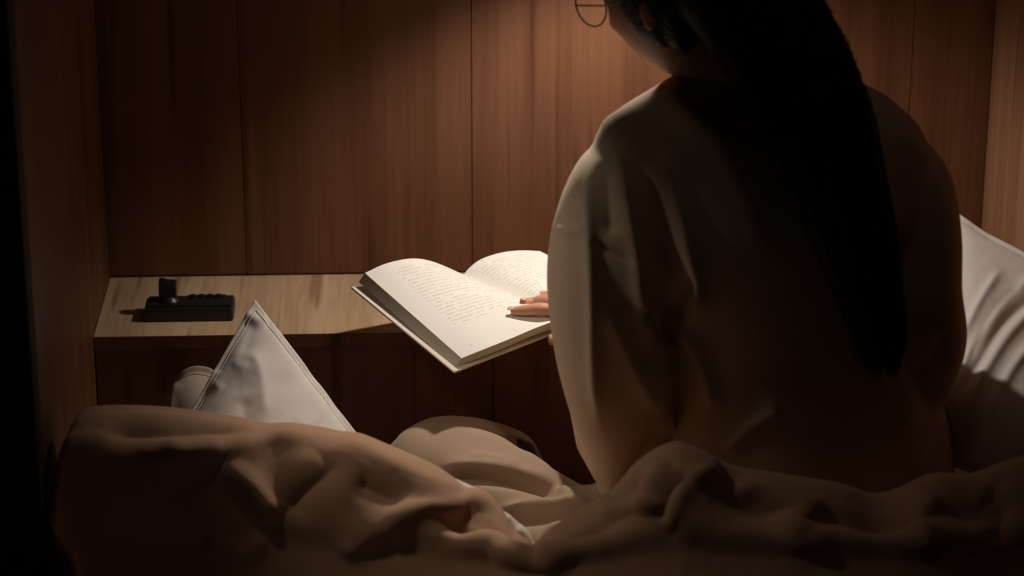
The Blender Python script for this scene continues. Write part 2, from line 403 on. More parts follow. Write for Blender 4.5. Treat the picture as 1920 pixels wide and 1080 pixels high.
# ------------------------------------------------------------------ pillows
def pad_cloth(name, ctrl_front, thick, mat, parent, lines=(), nz=.003, nr=90, nc=90, flange=.04, seed=1, puff=.5, nscale=9):
    """a stuffed case: a bent mid-surface from a control net, puffed to both sides, with a thin flat flange around"""
    g = net(ctrl_front, nr, nc); n = grid_normals(g)
    if (n[nr//2, nc//2]@(CAM-g[nr//2, nc//2])) < 0: n = -n
    u = np.linspace(0, 1, nr)[:, None]; v = np.linspace(0, 1, nc)[None, :]
    def pf(t): e = np.clip(np.minimum(t, 1-t)-flange, 0, 1); return np.clip(4*e*(1-e), 0, 1)**puff
    th = thick*pf(u)*pf(v)+.0018
    fr = (g+n*th[..., None]).reshape(-1, 3); bk = (g-n*th[..., None]*.8).reshape(-1, 3)
    nn = n.reshape(-1, 3)
    wgt = (th/th.max()).ravel()
    fr = fr+nn*((vnoise(fr, nscale, seed)*nz*1.4+vnoise(fr, nscale*2.7, seed+3)*nz*.6)*np.clip(wgt*2+.15, 0, 1))[:, None]
    fr = folds(fr, nn, lines, front=False)
    V = np.concatenate([fr, bk]); N = nr*nc
    Fc = grid_faces(nr, nc)+grid_faces(nr, nc, N, True)
    for i in range(nr-1):
        for j in (0, nc-1):
            a = i*nc+j; b = a+nc; q = (a, b, b+N, a+N); Fc.append(q if j == 0 else q[::-1])
    for j in range(nc-1):
        for i in (0, nr-1):
            a = i*nc+j; b = a+1; q = (a, a+N, b+N, b); Fc.append(q if i == 0 else q[::-1])
    o = mesh_obj(name, V, Fc, mat, parent)
    # stitched seam: a thin raised cord where the flange meets the stuffing
    k = max(1, int(round(flange*nr))); ks = max(1, int(round(flange*nc)))
    path = [(k, j) for j in range(ks, nc-ks)]+[(i, nc-1-ks) for i in range(k, nr-k)]+[(nr-1-k, j) for j in range(nc-1-ks, ks-1, -1)]+[(i, ks) for i in range(nr-1-k, k, -1)]
    fg = fr.reshape(nr, nc, 3); pts = np.array([fg[i, j]+n[i, j]*.0004 for i, j in path])
    sv, sf = cord(pts, .0009, closed=True)
    mesh_obj('seam', sv, sf, mat, o)
    return o
def cord(pts, r, closed=False, n=5, taper=False):
    pts = np.asarray(pts, float); k = len(pts); V = []; Fc = []
    for i in range(k):
        t = (pts[(i+1) % k]-pts[i-1]) if closed else pts[min(i+1, k-1)]-pts[max(i-1, 0)]
        t = t/(np.linalg.norm(t)+1e-9); a = np.cross(t, (.3, .2, .93)); a /= np.linalg.norm(a)+1e-9; b = np.cross(t, a)
        rr = r*(1-.85*abs(2*i/(k-1)-1)**3) if taper else r
        for j in range(n):
            th = 2*math.pi*j/n; V.append(pts[i]+rr*(a*math.cos(th)+b*math.sin(th)))
    for i in range(k if closed else k-1):
        for j in range(n):
            a0 = i*n+j; b0 = i*n+(j+1) % n; i2 = ((i+1) % k)*n
            Fc.append((a0, b0, i2+(j+1) % n, i2+j))
    return V, Fc

v, f = cord(dense([(LAMP.x, YW-.01, LAMP.z+.08), (LAMP.x, YW-.06, LAMP.z+.085), (LAMP.x, LAMP.y+.01, LAMP.z+.078), (LAMP.x, LAMP.y, LAMP.z+.062)], 16), .005, n=12); mesh_obj('arm', v, f, m_metal, sp)
s2 = empty('reading_lamp', (XL, L2.y, L2.z+.06), 'small metal reading lamp on the left wall, turned towards the bed', 'lamp')
v, f = lathe([(.0, .060), (.018, .058), (.028, .050), (.030, .036), (.030, .004), (.027, .002), (.026, .030), (.0, .036)], (0, 0, 0))
rq = (Vector((.20, 3.12, .56))-L2).to_track_quat('-Z', 'Y').to_matrix()
v = [tuple(rq@Vector(q)+L2) for q in v]; mesh_obj('lamp_shade', v, f, m_metal, s2)
bm_obj('wall_plate', box_bm(XL+.0005, XL+.012, L2.y-.02, L2.y+.02, L2.z+.03, L2.z+.09, .004, 2), m_metal, s2)
v, f = cord([(XL+.008, L2.y, L2.z+.06), (XL+.02, L2.y, L2.z+.06), tuple(L2+rq@Vector((0, 0, .058)))], .004, n=10); mesh_obj('arm', v, f, m_metal, s2)
cl = empty('ceiling_fill_fixture', (.35, 2.75, 2.3), 'flat round fixture for an added, unseen dim ceiling fill over the bed', 'lamp')  # unseen fixture, made up to house the added fill
v, f = lathe([(0, 0), (.09, 0), (.095, -.006), (.095, -.022), (.088, -.026), (.084, -.022), (.084, -.010), (0, -.010)], (.35, 2.75, 2.3)); mesh_obj('housing', v, f, m_metal, cl)
# white pillow standing on its edge, one corner pointing up
pw = empty('pillow', tuple(PZ(500, 1000, ZM)), 'white pillow with one pointed corner standing up in front of the ledge', 'pillow')
A_ = P(478, 562, 3.34)
Lc = P(222, 1010, 3.10); Rc = P(815, 1005, 3.09); Bc = P(500, 1420, 2.86)
def bil(u, v, bow=0, c=None):          # u towards the left corner, v towards the right one
    p = A_*(1-u)*(1-v)+Lc*u*(1-v)+Rc*(1-u)*v+Bc*u*v
    return p
rows = []
for i in range(7):
    u = i/6; r_ = []
    for j in range(7):
        v = j/6; p = bil(u, v)
        p[2] = max(p[2], ZM+.035+.0*u)
        r_.append(p)
    rows.append(r_)
pad_cloth('pillow_case', rows, .040, m_white, pw, nz=.0032, flange=.022, seed=4, puff=.62, nr=130, nc=130, nscale=11, lines=[
    ([(478, 600), (462, 650), (450, 690)], -.003, 14, 10), ([(430, 690), (470, 668), (490, 700), (500, 790)], .004, 12, 16),
    ([(500, 610), (530, 640), (585, 700)], .004, 10, 16), ([(540, 600), (590, 690), (650, 790)], -.004, 8, 12),
    ([(410, 690), (400, 715), (420, 730)], .002, 9, 9), ([(600, 700), (610, 760), (560, 820)], .005, 12, 22),
    ([(455, 740), (460, 800), (450, 850)], -.004, 20, 16), ([(455, 585), (485, 600), (505, 598)], .003, 7, 7)])

# second pillow, rounded end showing behind it
p2 = empty('pillow', tuple(PZ(330, 900, ZM)), 'greyish pillow behind the white one, only its small rounded end showing', 'pillow')
out = [(285, 800), (300, 765), (322, 722), (345, 694), (375, 686), (405, 700), (430, 760)]
top = [P(a, b, 3.40) for a, b in out]; mid = [P(a, b+60+abs(a-355)*.2, 3.37) for a, b in [(275, 800), (300, 775), (330, 745), (352, 725), (378, 722), (402, 735), (440, 775)]]
low = [P(250+i*32, 960, 3.36) for i in range(7)]; lo2 = [P(240+i*34, 1040, 3.34) for i in range(7)]
pad_cloth('pillow_case', [top, mid, low, lo2], .03, m_grey, p2, nz=.002, flange=.05, seed=9, nr=70, nc=90,
          lines=[([(322, 790), (322, 745), (335, 712)], .004, 3, 5)])

# pillow against the right wall
p3 = empty('pillow', tuple(PZ(1850, 1000, ZM)), 'large white pillow leaning against the right wall behind the reader', 'pillow')
c3 = []
for (pts, y) in (([(1758, 386), (1800, 404), (1850, 438), (1925, 478), (1975, 500)], 3.43),
                 ([(1758, 480), (1800, 510), (1850, 540), (1925, 580), (1985, 600)], 3.35),
                 ([(1758, 600), (1800, 625), (1845, 650), (1925, 700), (1985, 720)], 3.25),
                 ([(1758, 725), (1800, 750), (1845, 780), (1925, 820), (1985, 840)], 3.17),
                 ([(1758, 860), (1800, 880), (1845, 900), (1925, 930), (1985, 950)], 3.12)):
    row = []
    for a, b in pts:
        q = P(a, b, y-max(0, a-1740)/245*.12); q[0] = min(q[0], XR-.02); row.append(q)
    c3.append(row)
pad_cloth('pillow_case', c3, .028, m_white, p3, nz=.002, flange=.03, seed=12, nr=110, nc=110, lines=[
    ([(1960, 500), (1880, 570), (1820, 660), (1780, 740)], .004, 9, 8), ([(1960, 560), (1890, 630), (1830, 730), (1800, 800)], .004, 9, 8),
    ([(1880, 500), (1840, 560), (1800, 640)], .003, 7, 7), ([(1960, 540), (1885, 605), (1830, 690), (1790, 760)], -.003, 7, 7),
    ([(1960, 620), (1900, 690), (1850, 790)], .004, 9, 9), ([(1930, 520), (1860, 590), (1810, 690)], -.003, 6, 6)])

# ------------------------------------------------------------------ duvet and sheet
def cloth_net(name, ctrl, mat, parent, lines, nr=150, nc=260, nz=.004, nsc=7, seed=2, thick=.012):
    g = net(ctrl, nr, nc); n = grid_normals(g)
    mid = g.reshape(-1, 3)
    nn = n.reshape(-1, 3)
    if ((CAM-mid)*nn).sum(1).mean() < 0: nn = -nn
    q = mid+nn*(vnoise(mid, nsc, seed)*nz+vnoise(mid, nsc*2.3, seed+5)*nz*.45)[:, None]
    q = folds(q, nn, lines, front=False)
    fc = grid_faces(nr, nc)
    o = mesh_obj(name, q, fc, mat, parent)
    s = o.modifiers.new('s', 'SOLIDIFY'); s.thickness = thick; s.offset = 0
    return o
dv = empty('duvet', tuple(PZ(900, 1200, ZM)), 'rumpled brown duvet heaped across the front of the bed', 'duvet')
crest = [(125, 900, 3.00), (140, 815, 3.02), (160, 785, 3.03), (240, 779, 3.04), (350, 785, 3.05), (440, 798, 3.05), (510, 820, 3.05), (600, 822, 3.04), (700, 852, 3.03), (800, 890, 3.02), (862, 937, 3.01), (925, 952, 3.00),
         (955, 1003, 2.98), (1003, 1042, 2.97), (1060, 992, 2.96), (1125, 950, 2.955), (1200, 885, 2.95), (1255, 850, 2.945), (1300, 852, 2.94), (1400, 893, 2.935), (1560, 913, 2.93), (1640, 938, 2.93), (1700, 930, 2.93), (1760, 905, 2.935), (1830, 903, 2.94), (1920, 870, 2.95), (2010, 845, 2.96)]
def drow(fn): return [fn(i, *c) for i, c in enumerate(crest)]
def r_back(i, x, y, d):
    p = P(x, y, d+.10); p[2] = ZM+.02; p[1] = min(p[1], d+.10); return p
def r_back1(i, x, y, d):
    p = P(x, y, d); p[1] += .045; p[2] -= .035; return p
LX = {0: 105, 1: 112, 2: 130}
def r_top(i, x, y, d): return P(x, y+0, d)
def rr(dy, dd, xs):
    def fn(i, x, y, d):
        yy = y+dy*(1 if i > 2 else .8); xx = xs.get(i, x)
        return P(xx, yy, d-dd)
    return fn
def r_abs(yy0, dd, xs, k=.25):
    def fn(i, x, y, d): return P(xs.get(i, x), yy0+(y-850)*k, d-dd)
    return fn
ctrl = [drow(r_back), drow(r_back1), drow(r_top),
        drow(rr(32, .035, {0: 112, 1: 128, 2: 150})),
        drow(rr(75, .06, {0: 100, 1: 114, 2: 140})),
        drow(r_abs(985, .085, {0: 98, 1: 110, 2: 145}, .35)),
        drow(r_abs(1045, .10, {0: 132, 1: 142, 2: 170}, .2)),
        drow(r_abs(1130, .14, {0: 140, 1: 150, 2: 180}, .1)),
        drow(r_abs(1260, .22, {0: 140, 1: 150, 2: 180}, .05))]
R = lambda pts, a, wl, wr: (pts, a, wl, wr)
cloth_net('duvet_cover', ctrl, m_duvet, dv, [
    R([(250, 862), (330, 858), (420, 850), (520, 832), (600, 824)], .014, 22, 18),
    R([(180, 815), (300, 822), (400, 818), (470, 822)], -.008, 16, 14),
    R([(300, 835), (345, 850), (420, 845)], .006, 10, 10),
    R([(415, 868), (470, 915), (530, 972)], .016, 22, 20),
    R([(530, 972), (560, 935), (620, 880), (640, 850)], -.014, 26, 24),
    R([(620, 830), (690, 862), (760, 895), (820, 925), (870, 950)], .012, 26, 26),
    R([(720, 985), (790, 966), (860, 958), (930, 950)], .018, 22, 16),
    R([(640, 1050), (700, 1000), (760, 975)], .010, 26, 22),
    R([(380, 1010), (455, 1038), (500, 1000)], .010, 22, 18),
    R([(660, 900), (720, 930), (760, 960)], -.010, 24, 24),
    R([(860, 975), (900, 1010), (990, 1050), (1080, 1075)], .010, 26, 24),
    R([(1255, 870), (1225, 920), (1215, 975)], .010, 16, 14),
    R([(1355, 885), (1290, 905), (1262, 960), (1255, 1000)], .010, 14, 14),
    R([(1300, 890), (1262, 930), (1240, 985)], -.010, 12, 12),
    R([(1120, 965), (1160, 960), (1210, 955), (1260, 950)], .008, 12, 12),
    R([(1140, 945), (1180, 925), (1205, 900)], -.010, 16, 12),
    R([(1350, 930), (1430, 925), (1500, 960), (1440, 1000)], .009, 16, 16),
    R([(1540, 930), (1510, 975), (1490, 1010), (1560, 1040)], .009, 18, 18),
    R([(1760, 930), (1730, 975), (1745, 1040)], .010, 22, 22),
    R([(1010, 1060), (1080, 1010), (1140, 985)], .008, 22, 22),
    R([(1840, 920), (1880, 960), (1860, 1030)], -.010, 26, 26)], nr=170, nc=300, nz=.004)

# turned-back white sheet edge between duvet and trousers
sh = empty('sheet', tuple(PZ(900, 1100, ZM)), 'crumpled white sheet edge turned up between the brown duvet and the trousers', 'sheet')
sc_ = [[P(a, b, y) for a, b, y in row] for row in (
    [(790, 925, 3.10), (830, 940, 3.10), (880, 960, 3.095), (930, 990, 3.09), (970, 1040, 3.08), (1000, 1090, 3.07)],
    [(805, 900, 3.075), (842, 899, 3.075), (887, 918, 3.07), (926, 948, 3.06), (968, 978, 3.05), (1006, 1032, 3.04)],
    [(790, 910, 3.05), (830, 912, 3.05), (870, 935, 3.045), (915, 965, 3.035), (950, 1000, 3.025), (985, 1050, 3.02)],
    [(780, 960, 3.035), (820, 970, 3.03), (860, 990, 3.03), (900, 1010, 3.02), (935, 1050, 3.01), (970, 1100, 3.0)])]
cloth_net('sheet_fold', sc_, m_sheet, sh, [
    R([(850, 905), (862, 930), (885, 945)], -.004, 6, 6), R([(885, 925), (895, 940), (880, 955)], .004, 6, 6),
    R([(945, 975), (955, 1000), (950, 1020)], -.004, 7, 7), R([(965, 990), (985, 1010), (975, 1030)], .004, 6, 6)], nr=50, nc=90, nz=.003, nsc=22, thick=.004)

# page surfaces of the open book, needed to lay the hand on them
def page_half(top, bot, n=40, m=30):
    T = crom(np.array([P(*a) for a in top]), np.linspace(0, len(top)-1, n)); B = crom(np.array([P(*a) for a in bot]), np.linspace(0, len(bot)-1, n))
    s = np.linspace(0, 1, m)[:, None, None]
    return T[None]*(1-s)+B[None]*s      # m rows (top to bottom) x n cols (spine to fore edge)
YS, YT = 3.53, 3.33
gl_ = page_half([(868, 516, YS), (840, 502, YS-.01), (805, 489, YS-.02), (770, 485, YS-.035), (725, 494, YS-.05), (684, 512, YS-.065)],
                [(1085, 612, YT), (1055, 600, YT-.005), (1015, 611, YT-.015), (960, 634, YT-.03), (910, 654, YT-.045), (865, 672, YT-.055)])
gr_ = page_half([(868, 516, YS), (884, 499, YS+.005), (905, 485, YS+.012), (940, 474, YS+.020), (975, 470, YS+.028), (1012, 471, YS+.036)],
                [(1085, 612, YT), (1105, 590, YT+.005), (1130, 578, YT+.012), (1165, 570, YT+.02), (1195, 570, YT+.028), (1228, 578, YT+.036)])
PG = np.concatenate([gl_.reshape(-1, 3), gr_.reshape(-1, 3)]); PGP = proj(PG)
def on_page(px, py, lift):
    k = np.argmin(((PGP-np.array([px, py]))**2).sum(1)); return P(px, py, PG[k][1]-lift)

# ------------------------------------------------------------------ the reader
per = empty('person', tuple(PZ(1440, 1090, ZM)), 'long-haired person in cream shirt and khaki trousers sitting on the bed, reading', 'person')
# head frame
HC = P(1264, -24, 3.18)
az, tl = math.radians(50), math.radians(24)
hf = np.array([-math.sin(az)*math.cos(tl), math.cos(az)*math.cos(tl), -math.sin(tl)])
hr = np.cross(hf, (0, 0, 1)); hr /= np.linalg.norm(hr); hu = np.cross(hr, hf)
HR = np.stack([hr, hf, hu], 1)         # columns: right, forward, up
def H(x, y, z): return HC+HR@np.array([x, y, z])
def head():
    n, m = 72, 56; V = []; Fc = []
    g = lambda a, b, s: math.exp(-((a/s)**2+(b/s)**2))
    for i in range(m+1):
        ph = math.pi*i/m
        for j in range(n):
            th = 2*math.pi*j/n
            d = np.array([math.sin(ph)*math.cos(th), math.sin(ph)*math.sin(th), math.cos(ph)])
            x, y, z = d[0]*.074, d[1]*.094, d[2]*.112
            low = max(0, -z/.112)
            x *= 1-.30*low**1.5
            if y < 0: y *= 1-.45*low
            else: y = y*(1-.10*low)+.004*low
            fr = max(0, d[1])
            if fr > 0:
                xx, zz = x, z
                y += .020*fr*math.exp(-(xx/.011)**2)*math.exp(-((zz+.022)/.016)**2)      # nose tip
                y += .010*fr*math.exp(-(xx/.009)**2)*math.exp(-((zz-.004)/.022)**2)      # bridge
                y += .004*fr*math.exp(-((abs(xx)-.012)/.007)**2-((zz+.028)/.007)**2)     # nostril wings
                y -= .009*fr*math.exp(-((abs(xx)-.031)/.014)**2-((zz-.004)/.011)**2)     # eye sockets
                y += .004*fr*math.exp(-(xx/.045)**2-((zz-.024)/.009)**2)                 # brow
                y += .005*fr*math.exp(-(xx/.019)**2-((zz+.050)/.0045)**2)                # upper lip
                y += .005*fr*math.exp(-(xx/.016)**2-((zz+.060)/.0050)**2)                # lower lip
                y -= .003*fr*math.exp(-(xx/.022)**2-((zz+.055)/.0022)**2)                # mouth line
                y += .008*fr*math.exp(-(xx/.018)**2-((zz+.086)/.014)**2)                 # chin
                y += .005*fr*math.exp(-((abs(xx)-.040)/.018)**2-((zz+.018)/.018)**2)     # cheeks
            V.append(H(x, y, z))
    for i in range(m):
        for j in range(n):
            a0 = i*n+j; b0 = i*n+(j+1) % n; Fc.append((a0, a0+n, b0+n, b0))
    return V, Fc
NK = P(1400, 175, 3.13)                # base of the neck
skull = H(0, -.035, -.055)
SHL = P(1195, 320, 3.13); SHR = P(1660, 320, 3.14)
ELL = P(1178, 850, 3.13); ELR = P(1722, 700, 3.12)
WRL = P(1100, 616, 3.32); WRR = P(1190, 560, 3.40)
def limb(a, b, rs, n=8):
    a, b = np.asarray(a), np.asarray(b)
    return tube([(a+(b-a)*t, r, r) for t, r in zip(np.linspace(0, 1, len(rs)), rs)], n=20, ref=(.11, .97, .2))
hip = P(1500, 960, 3.17); hip[2] = ZM+.13
ches = P(1430, 420, 3.16)
pieces = [head(), tube([(skull, .05, .05), ((skull+NK)/2, .05, .052), (NK, .056, .056), (NK+(ches-NK)*.25, .09, .07)], ref=(0, 1, 0)),
          tube(sm_rings([(NK+np.array([0, 0, -.02]), .07, .055), (P(1425, 285, 3.14), .135, .06), (P(1435, 400, 3.13), .14, .09), (P(1460, 560, 3.14), .135, .09),
                         (P(1485, 720, 3.15), .14, .09), (P(1500, 860, 3.16), .17, .11), (hip, .18, .12), (hip+np.array([0, 0, -.08]), .13, .09)], 24), ref=(0, 1, 0)),
          ellipsoid(SHL, (.045, .045, .045)), ellipsoid(SHR, (.04, .04, .04)),
          limb(SHL, ELL, [.05, .046, .042, .038]), ellipsoid(ELL, (.038, .038, .038)), limb(ELL, WRL, [.037, .038, .03, .024, .022]),
          limb(SHR, ELR, [.04, .04, .036, .034]), ellipsoid(ELR, (.034, .034, .034)), limb(ELR, WRR, [.037, .038, .03, .024, .022])]
# ears
for s in (-1, 1):
    e = [(H(s*.070, -.012+.004*math.cos(t), .0), 0, 0) for t in (0,)]
    pieces.append(ellipsoid(H(s*.076, -.010, -.004), (.008, .017, .031), R=HR))
    pieces.append(ellipsoid(H(s*.074, -.004, -.030), (.007, .009, .011), R=HR))
# left hand laid on the page: knuckles near the wrist, fingers pointing left; thumb under the book
def finger(pts, rs):
    c = crom(np.array(pts, float), np.linspace(0, len(pts)-1, 14)); r = crom(np.array(rs, float)[:, None], np.linspace(0, len(rs)-1, 14))[:, 0]
    return tube([(p, q, q*.92) for p, q in zip(c, r)], n=16, ref=(0, .35, .93))
PL = P(1068, 598, 3.275)
def palm(a, b, w, h, side):            # flattened slab between wrist and knuckles
    a, b = np.asarray(a), np.asarray(b)
    return tube([(a, .021, .017), (a+(b-a)*.35, w*.85, h), (a+(b-a)*.8, w, h), (b, w*.95, h*.85), (b+(b-a)*.12, w*.7, h*.5)], n=24, ref=side)
hand_l = [
    [(1052, 588, 0.028), (1020, 584, 0.024), (985, 582, 0.016), (958, 584, 0.011)],
    [(1055, 572, 0.024), (1025, 569, 0.022), (1000, 567, 0.015), (978, 567, 0.010)],
    [(1068, 560, 0.022), (1045, 556, 0.020), (1030, 554, 0.014), (1018, 553, 0.009)],
    [(1080, 552, 0.020), (1065, 548, 0.018), (1052, 546, 0.012), (1044, 546, 0.008)]]
KN = on_page(1062, 572, .030)
pieces.append(palm(WRL, KN, .038, .014, (.0, .2, .98)))
tips = []
for k, q in enumerate(hand_l):
    q = [on_page(*a) for a in q]; pts = [KN+(q[0]-KN)*.8+np.array([.014, 0, 0])]+q
    r0 = (.0098, .0094, .0088, .0078)[k]
    pts[2] = pts[2]+np.array([0, 0, .004])
    pieces.append(finger(pts, [r0*1.05, r0, r0*.95, r0*.88, r0*.66])); tips.append((pts[-2], pts[-1], r0*.8))
th = [P(1095, 614, 3.31), P(1068, 628, 3.30), P(1045, 637, 3.298), P(1028, 636, 3.30)]
pieces.append(finger(th, [.013, .0115, .010, .0075]))
# right hand holding the far half of the book
KR = WRR+np.array([-.055, .025, .010])
pieces.append(palm(WRR, KR, .036, .014, (.2, .3, .9)))
for k in range(4):
    b0 = KR+np.array([-.004, (k-1.5)*.019, -.004+.001*k]); L_ = (.060, .068, .063, .050)[k]; r0 = (.0092, .0095, .009, .008)[k]
    pieces.append(finger([b0+np.array([.02, 0, 0]), b0+np.array([-L_*.3, .002, .001]), b0+np.array([-L_*.7, .004, -.004]), b0+np.array([-L_, .006, -.012])], [r0*1.05, r0, r0*.9, r0*.7]))
pieces.append(finger([WRR+np.array([-.015, -.01, .005]), WRR+np.array([-.035, -.035, .014]), WRR+np.array([-.062, -.042, .018]), WRR+np.array([-.082, -.040, .014])], [.014, .012, .0105, .008]))
# legs, crossed
KNL = P(800, 900, 3.27); KNR = P(1650, 960, 3.37)
ANL = P(1010, 1010, 3.17); ANR = P(990, 1010, 3.13)
ANR[2] = ZM+.05; KNR[2] = ZM+.12; ANL[2] = ZM+.05; 
HL = hip+np.array([-.09, 0, -.02]); HRt = hip+np.array([.09, 0, -.02])
pieces += [tube(sm_rings([(HL, .06, .06), (P(1230, 1020, 3.15), .055, .05), (P(1100, 1018, 3.17), .05, .042), (P(1000, 990, 3.20), .048, .042), (P(900, 945, 3.24), .042, .04), (KNL, .036, .036)], 20), n=20, ref=(0, 0, 1)), ellipsoid(KNL, (.036, .036, .036)), limb(KNL, ANL, [.035, .036, .034, .028]),
           limb(HRt, KNR, [.07, .06, .05, .04]), ellipsoid(KNR, (.042, .042, .042)), limb(KNR, ANR, [.04, .042, .038, .03])]
for an, d in ((ANL, np.array([.05, -.04, -.010])), (ANR, np.array([-.06, .02, -.010]))):
    pieces.append(tube([(an-d*.35, .024, .022), (an, .032, .028), (an+d*.6, .038, .022), (an+d*1.2, .036, .015), (an+d*1.5, .028, .010)], n=20, ref=(0, 0, 1)))
co, no, fs = remesh(pieces, .0032, smooth=3)
mesh_obj('body', co, fs, m_skin, per)
for a, b, r in tips:                   # nails on the fingertips
    d = (b-a)/np.linalg.norm(b-a); up = np.array([0, -.3, .95]); up -= d*(up@d); up /= np.linalg.norm(up)
    sd = np.cross(d, up); Rn = np.stack([d, sd, up], 1)
    v, f = ellipsoid(b-d*.001+up*r*.70, (.0050, .0042, .0012), 16, 8, Rn); mesh_obj('fingernail', v, f, m_nail, per)
for s in (-1, 1):
    v, f = ellipsoid(H(s*.030, .069, .004), (.011, .011, .011), R=HR); ey = mesh_obj('eye', v, f, m_eye, per)
    v, f = ellipsoid(H(s*.030, .0785, .0025), (.0055, .0028, .0055), 16, 8, HR); mesh_obj('iris', v, f, m_hair, ey)

# glasses: round wire lenses, bridge, temples
LC = P(1140, -12, 3.26)
gp = []
gl = empty('glasses', tuple(HC)); gl.parent = per; gl.matrix_parent_inverse = per.matrix_world.inverted(); gl['label'] = 'thin dark round wire glasses'
def ring(cx):
    return [H(cx+.029*math.cos(t), .106, .012+.027*math.sin(t)) for t in np.linspace(0, 2*math.pi, 48, endpoint=False)]
for s in (-1, 1):
    v, f = cord(ring(s*.033), .0011, closed=True, n=8); mesh_obj('rim', v, f, m_frame, gl)
    v, f = cord([H(s*.060, .106, .018), H(s*.070, .100, .018), H(s*.079, .05, .006), H(s*.080, .0, .004), H(s*.079, -.022, -.012)], .0011, n=8); mesh_obj('temple', v, f, m_frame, gl)
v, f = cord([H(-.005, .106, .016), H(-.003, .110, .020), H(.003, .110, .020), H(.005, .106, .016)], .0011, n=8); mesh_obj('bridge', v, f, m_frame, gl)

# ---- shirt
def hr_(py, x0, x1, yc, b, pw=2.3):
    a, c = P(x0, py, yc), P(x1, py, yc); return ((a+c)/2, (c[0]-a[0])/2, b, pw)
torso = [hr_(95, 1325, 1480, 3.15, .055), hr_(135, 1285, 1555, 3.145, .068), hr_(172, 1225, 1640, 3.14, .080), hr_(212, 1158, 1690, 3.13, .092), hr_(270, 1112, 1735, 3.13, .108), hr_(380, 1110, 1740, 3.12, .122),
         hr_(480, 1165, 1720, 3.125, .126), hr_(580, 1235, 1720, 3.13, .128), hr_(680, 1238, 1735, 3.135, .130), hr_(760, 1235, 1765, 3.14, .135), hr_(840, 1262, 1785, 3.145, .14), hr_(920, 1300, 1785, 3.15, .14), hr_(1010, 1320, 1770, 3.16, .13)]
def pr(px, py, y, ra, rb): return (P(px, py, y), ra, rb, 2.2)
sl = [pr(1210, 262, 3.12, .050, .060), pr(1176, 320, 3.11, .064, .078), pr(1158, 420, 3.10, .079, .085), pr(1152, 520, 3.10, .083, .088), pr(1157, 640, 3.11, .080, .085), pr(1168, 740, 3.12, .073, .078), pr(1183, 820, 3.13, .064, .070), pr(1195, 880, 3.135, .058, .060), pr(1195, 925, 3.14, .050, .050), pr(1190, 955, 3.14, .03, .03)]
slf = [(ELL+(WRL-ELL)*t, r, r) for t, r in ((-.1, .052), (.15, .062), (.45, .055), (.75, .043), (.93, .034))]
srt = [pr(1650, 260, 3.14, .05, .06), pr(1690, 330, 3.13, .062, .072), pr(1708, 430, 3.12, .064, .08), pr(1711, 530, 3.11, .062, .082), pr(1718, 620, 3.115, .062, .075), pr(1713, 700, 3.12, .052, .058), pr(1708, 745, 3.125, .040, .05), pr(1704, 775, 3.13, .02, .02)]
srf = [(ELR+(WRR-ELR)*t, r, r) for t, r in ((-.04, .044), (.2, .058), (.5, .052), (.75, .042), (.93, .034))]
sp_ = [tube(sm_rings(torso, 50), n=64, flat=True), tube(sm_rings(sl, 36), n=40, flat=True), tube(slf, n=30, ref=(.11, .97, .2)),
       tube(sm_rings(srt, 30), n=40, flat=True), tube(srf, n=30, ref=(.11, .97, .2))]
co, no, fs = remesh(sp_, .0042, smooth=8)
co = co+no*(vnoise(co, 6, 3)*.004+vnoise(co*np.array([1, 1, .45]), 17, 8)*.0022)[:, None]
co = folds(co, no, [
    R([(1108, 280), (1106, 360), (1108, 440), (1112, 560), (1116, 700), (1130, 820)], .010, 9, 12),
    R([(1150, 245), (1165, 310), (1180, 400), (1195, 490), (1203, 560), (1225, 615), (1252, 668)], .012, 9, 14),
    R([(1135, 300), (1140, 380), (1150, 450)], -.008, 14, 12),
    R([(1215, 255), (1250, 320), (1278, 400), (1298, 480), (1310, 520), (1308, 580), (1300, 620)], .014, 12, 20),
    R([(1190, 270), (1222, 360), (1240, 450), (1250, 540)], -.010, 20, 20),
    R([(1300, 510), (1275, 560), (1262, 610), (1262, 650)], -.016, 9, 10),
    R([(1205, 570), (1232, 620), (1255, 660)], -.010, 8, 6),
    R([(1262, 598), (1300, 640), (1325, 700), (1345, 770)], .010, 12, 20),
    R([(1250, 680), (1238, 740), (1262, 800), (1300, 845)], .008, 10, 26),
    R([(1128, 560), (1165, 640), (1205, 720), (1235, 780)], .007, 14, 16),
    R([(1042, 412), (1075, 417), (1104, 413)], -.004, 4, 4),
    R([(1042, 425), (1075, 432), (1104, 428)], .004, 10, 8),
    R([(1108, 446), (1130, 462), (1165, 480), (1195, 494)], -.004, 4, 4),
    R([(1100, 240), (1180, 215), (1260, 180), (1310, 150)], .006, 14, 26),
    R([(1300, 128), (1360, 122), (1440, 118)], -.003, 4, 4),
    R([(1350, 850), (1420, 790), (1475, 770)], .006, 20, 18),
    R([(1660, 215), (1720, 290), (1760, 380), (1770, 500)], .006, 20, 20),
    R([(1700, 700), (1745, 690), (1780, 620)], -.008, 14, 14),
    R([(1150, 960), (1180, 900), (1225, 830), (1262, 800)], -.012, 12, 12)])
shirt = mesh_obj('shirt', co, fs, m_shirt, per)
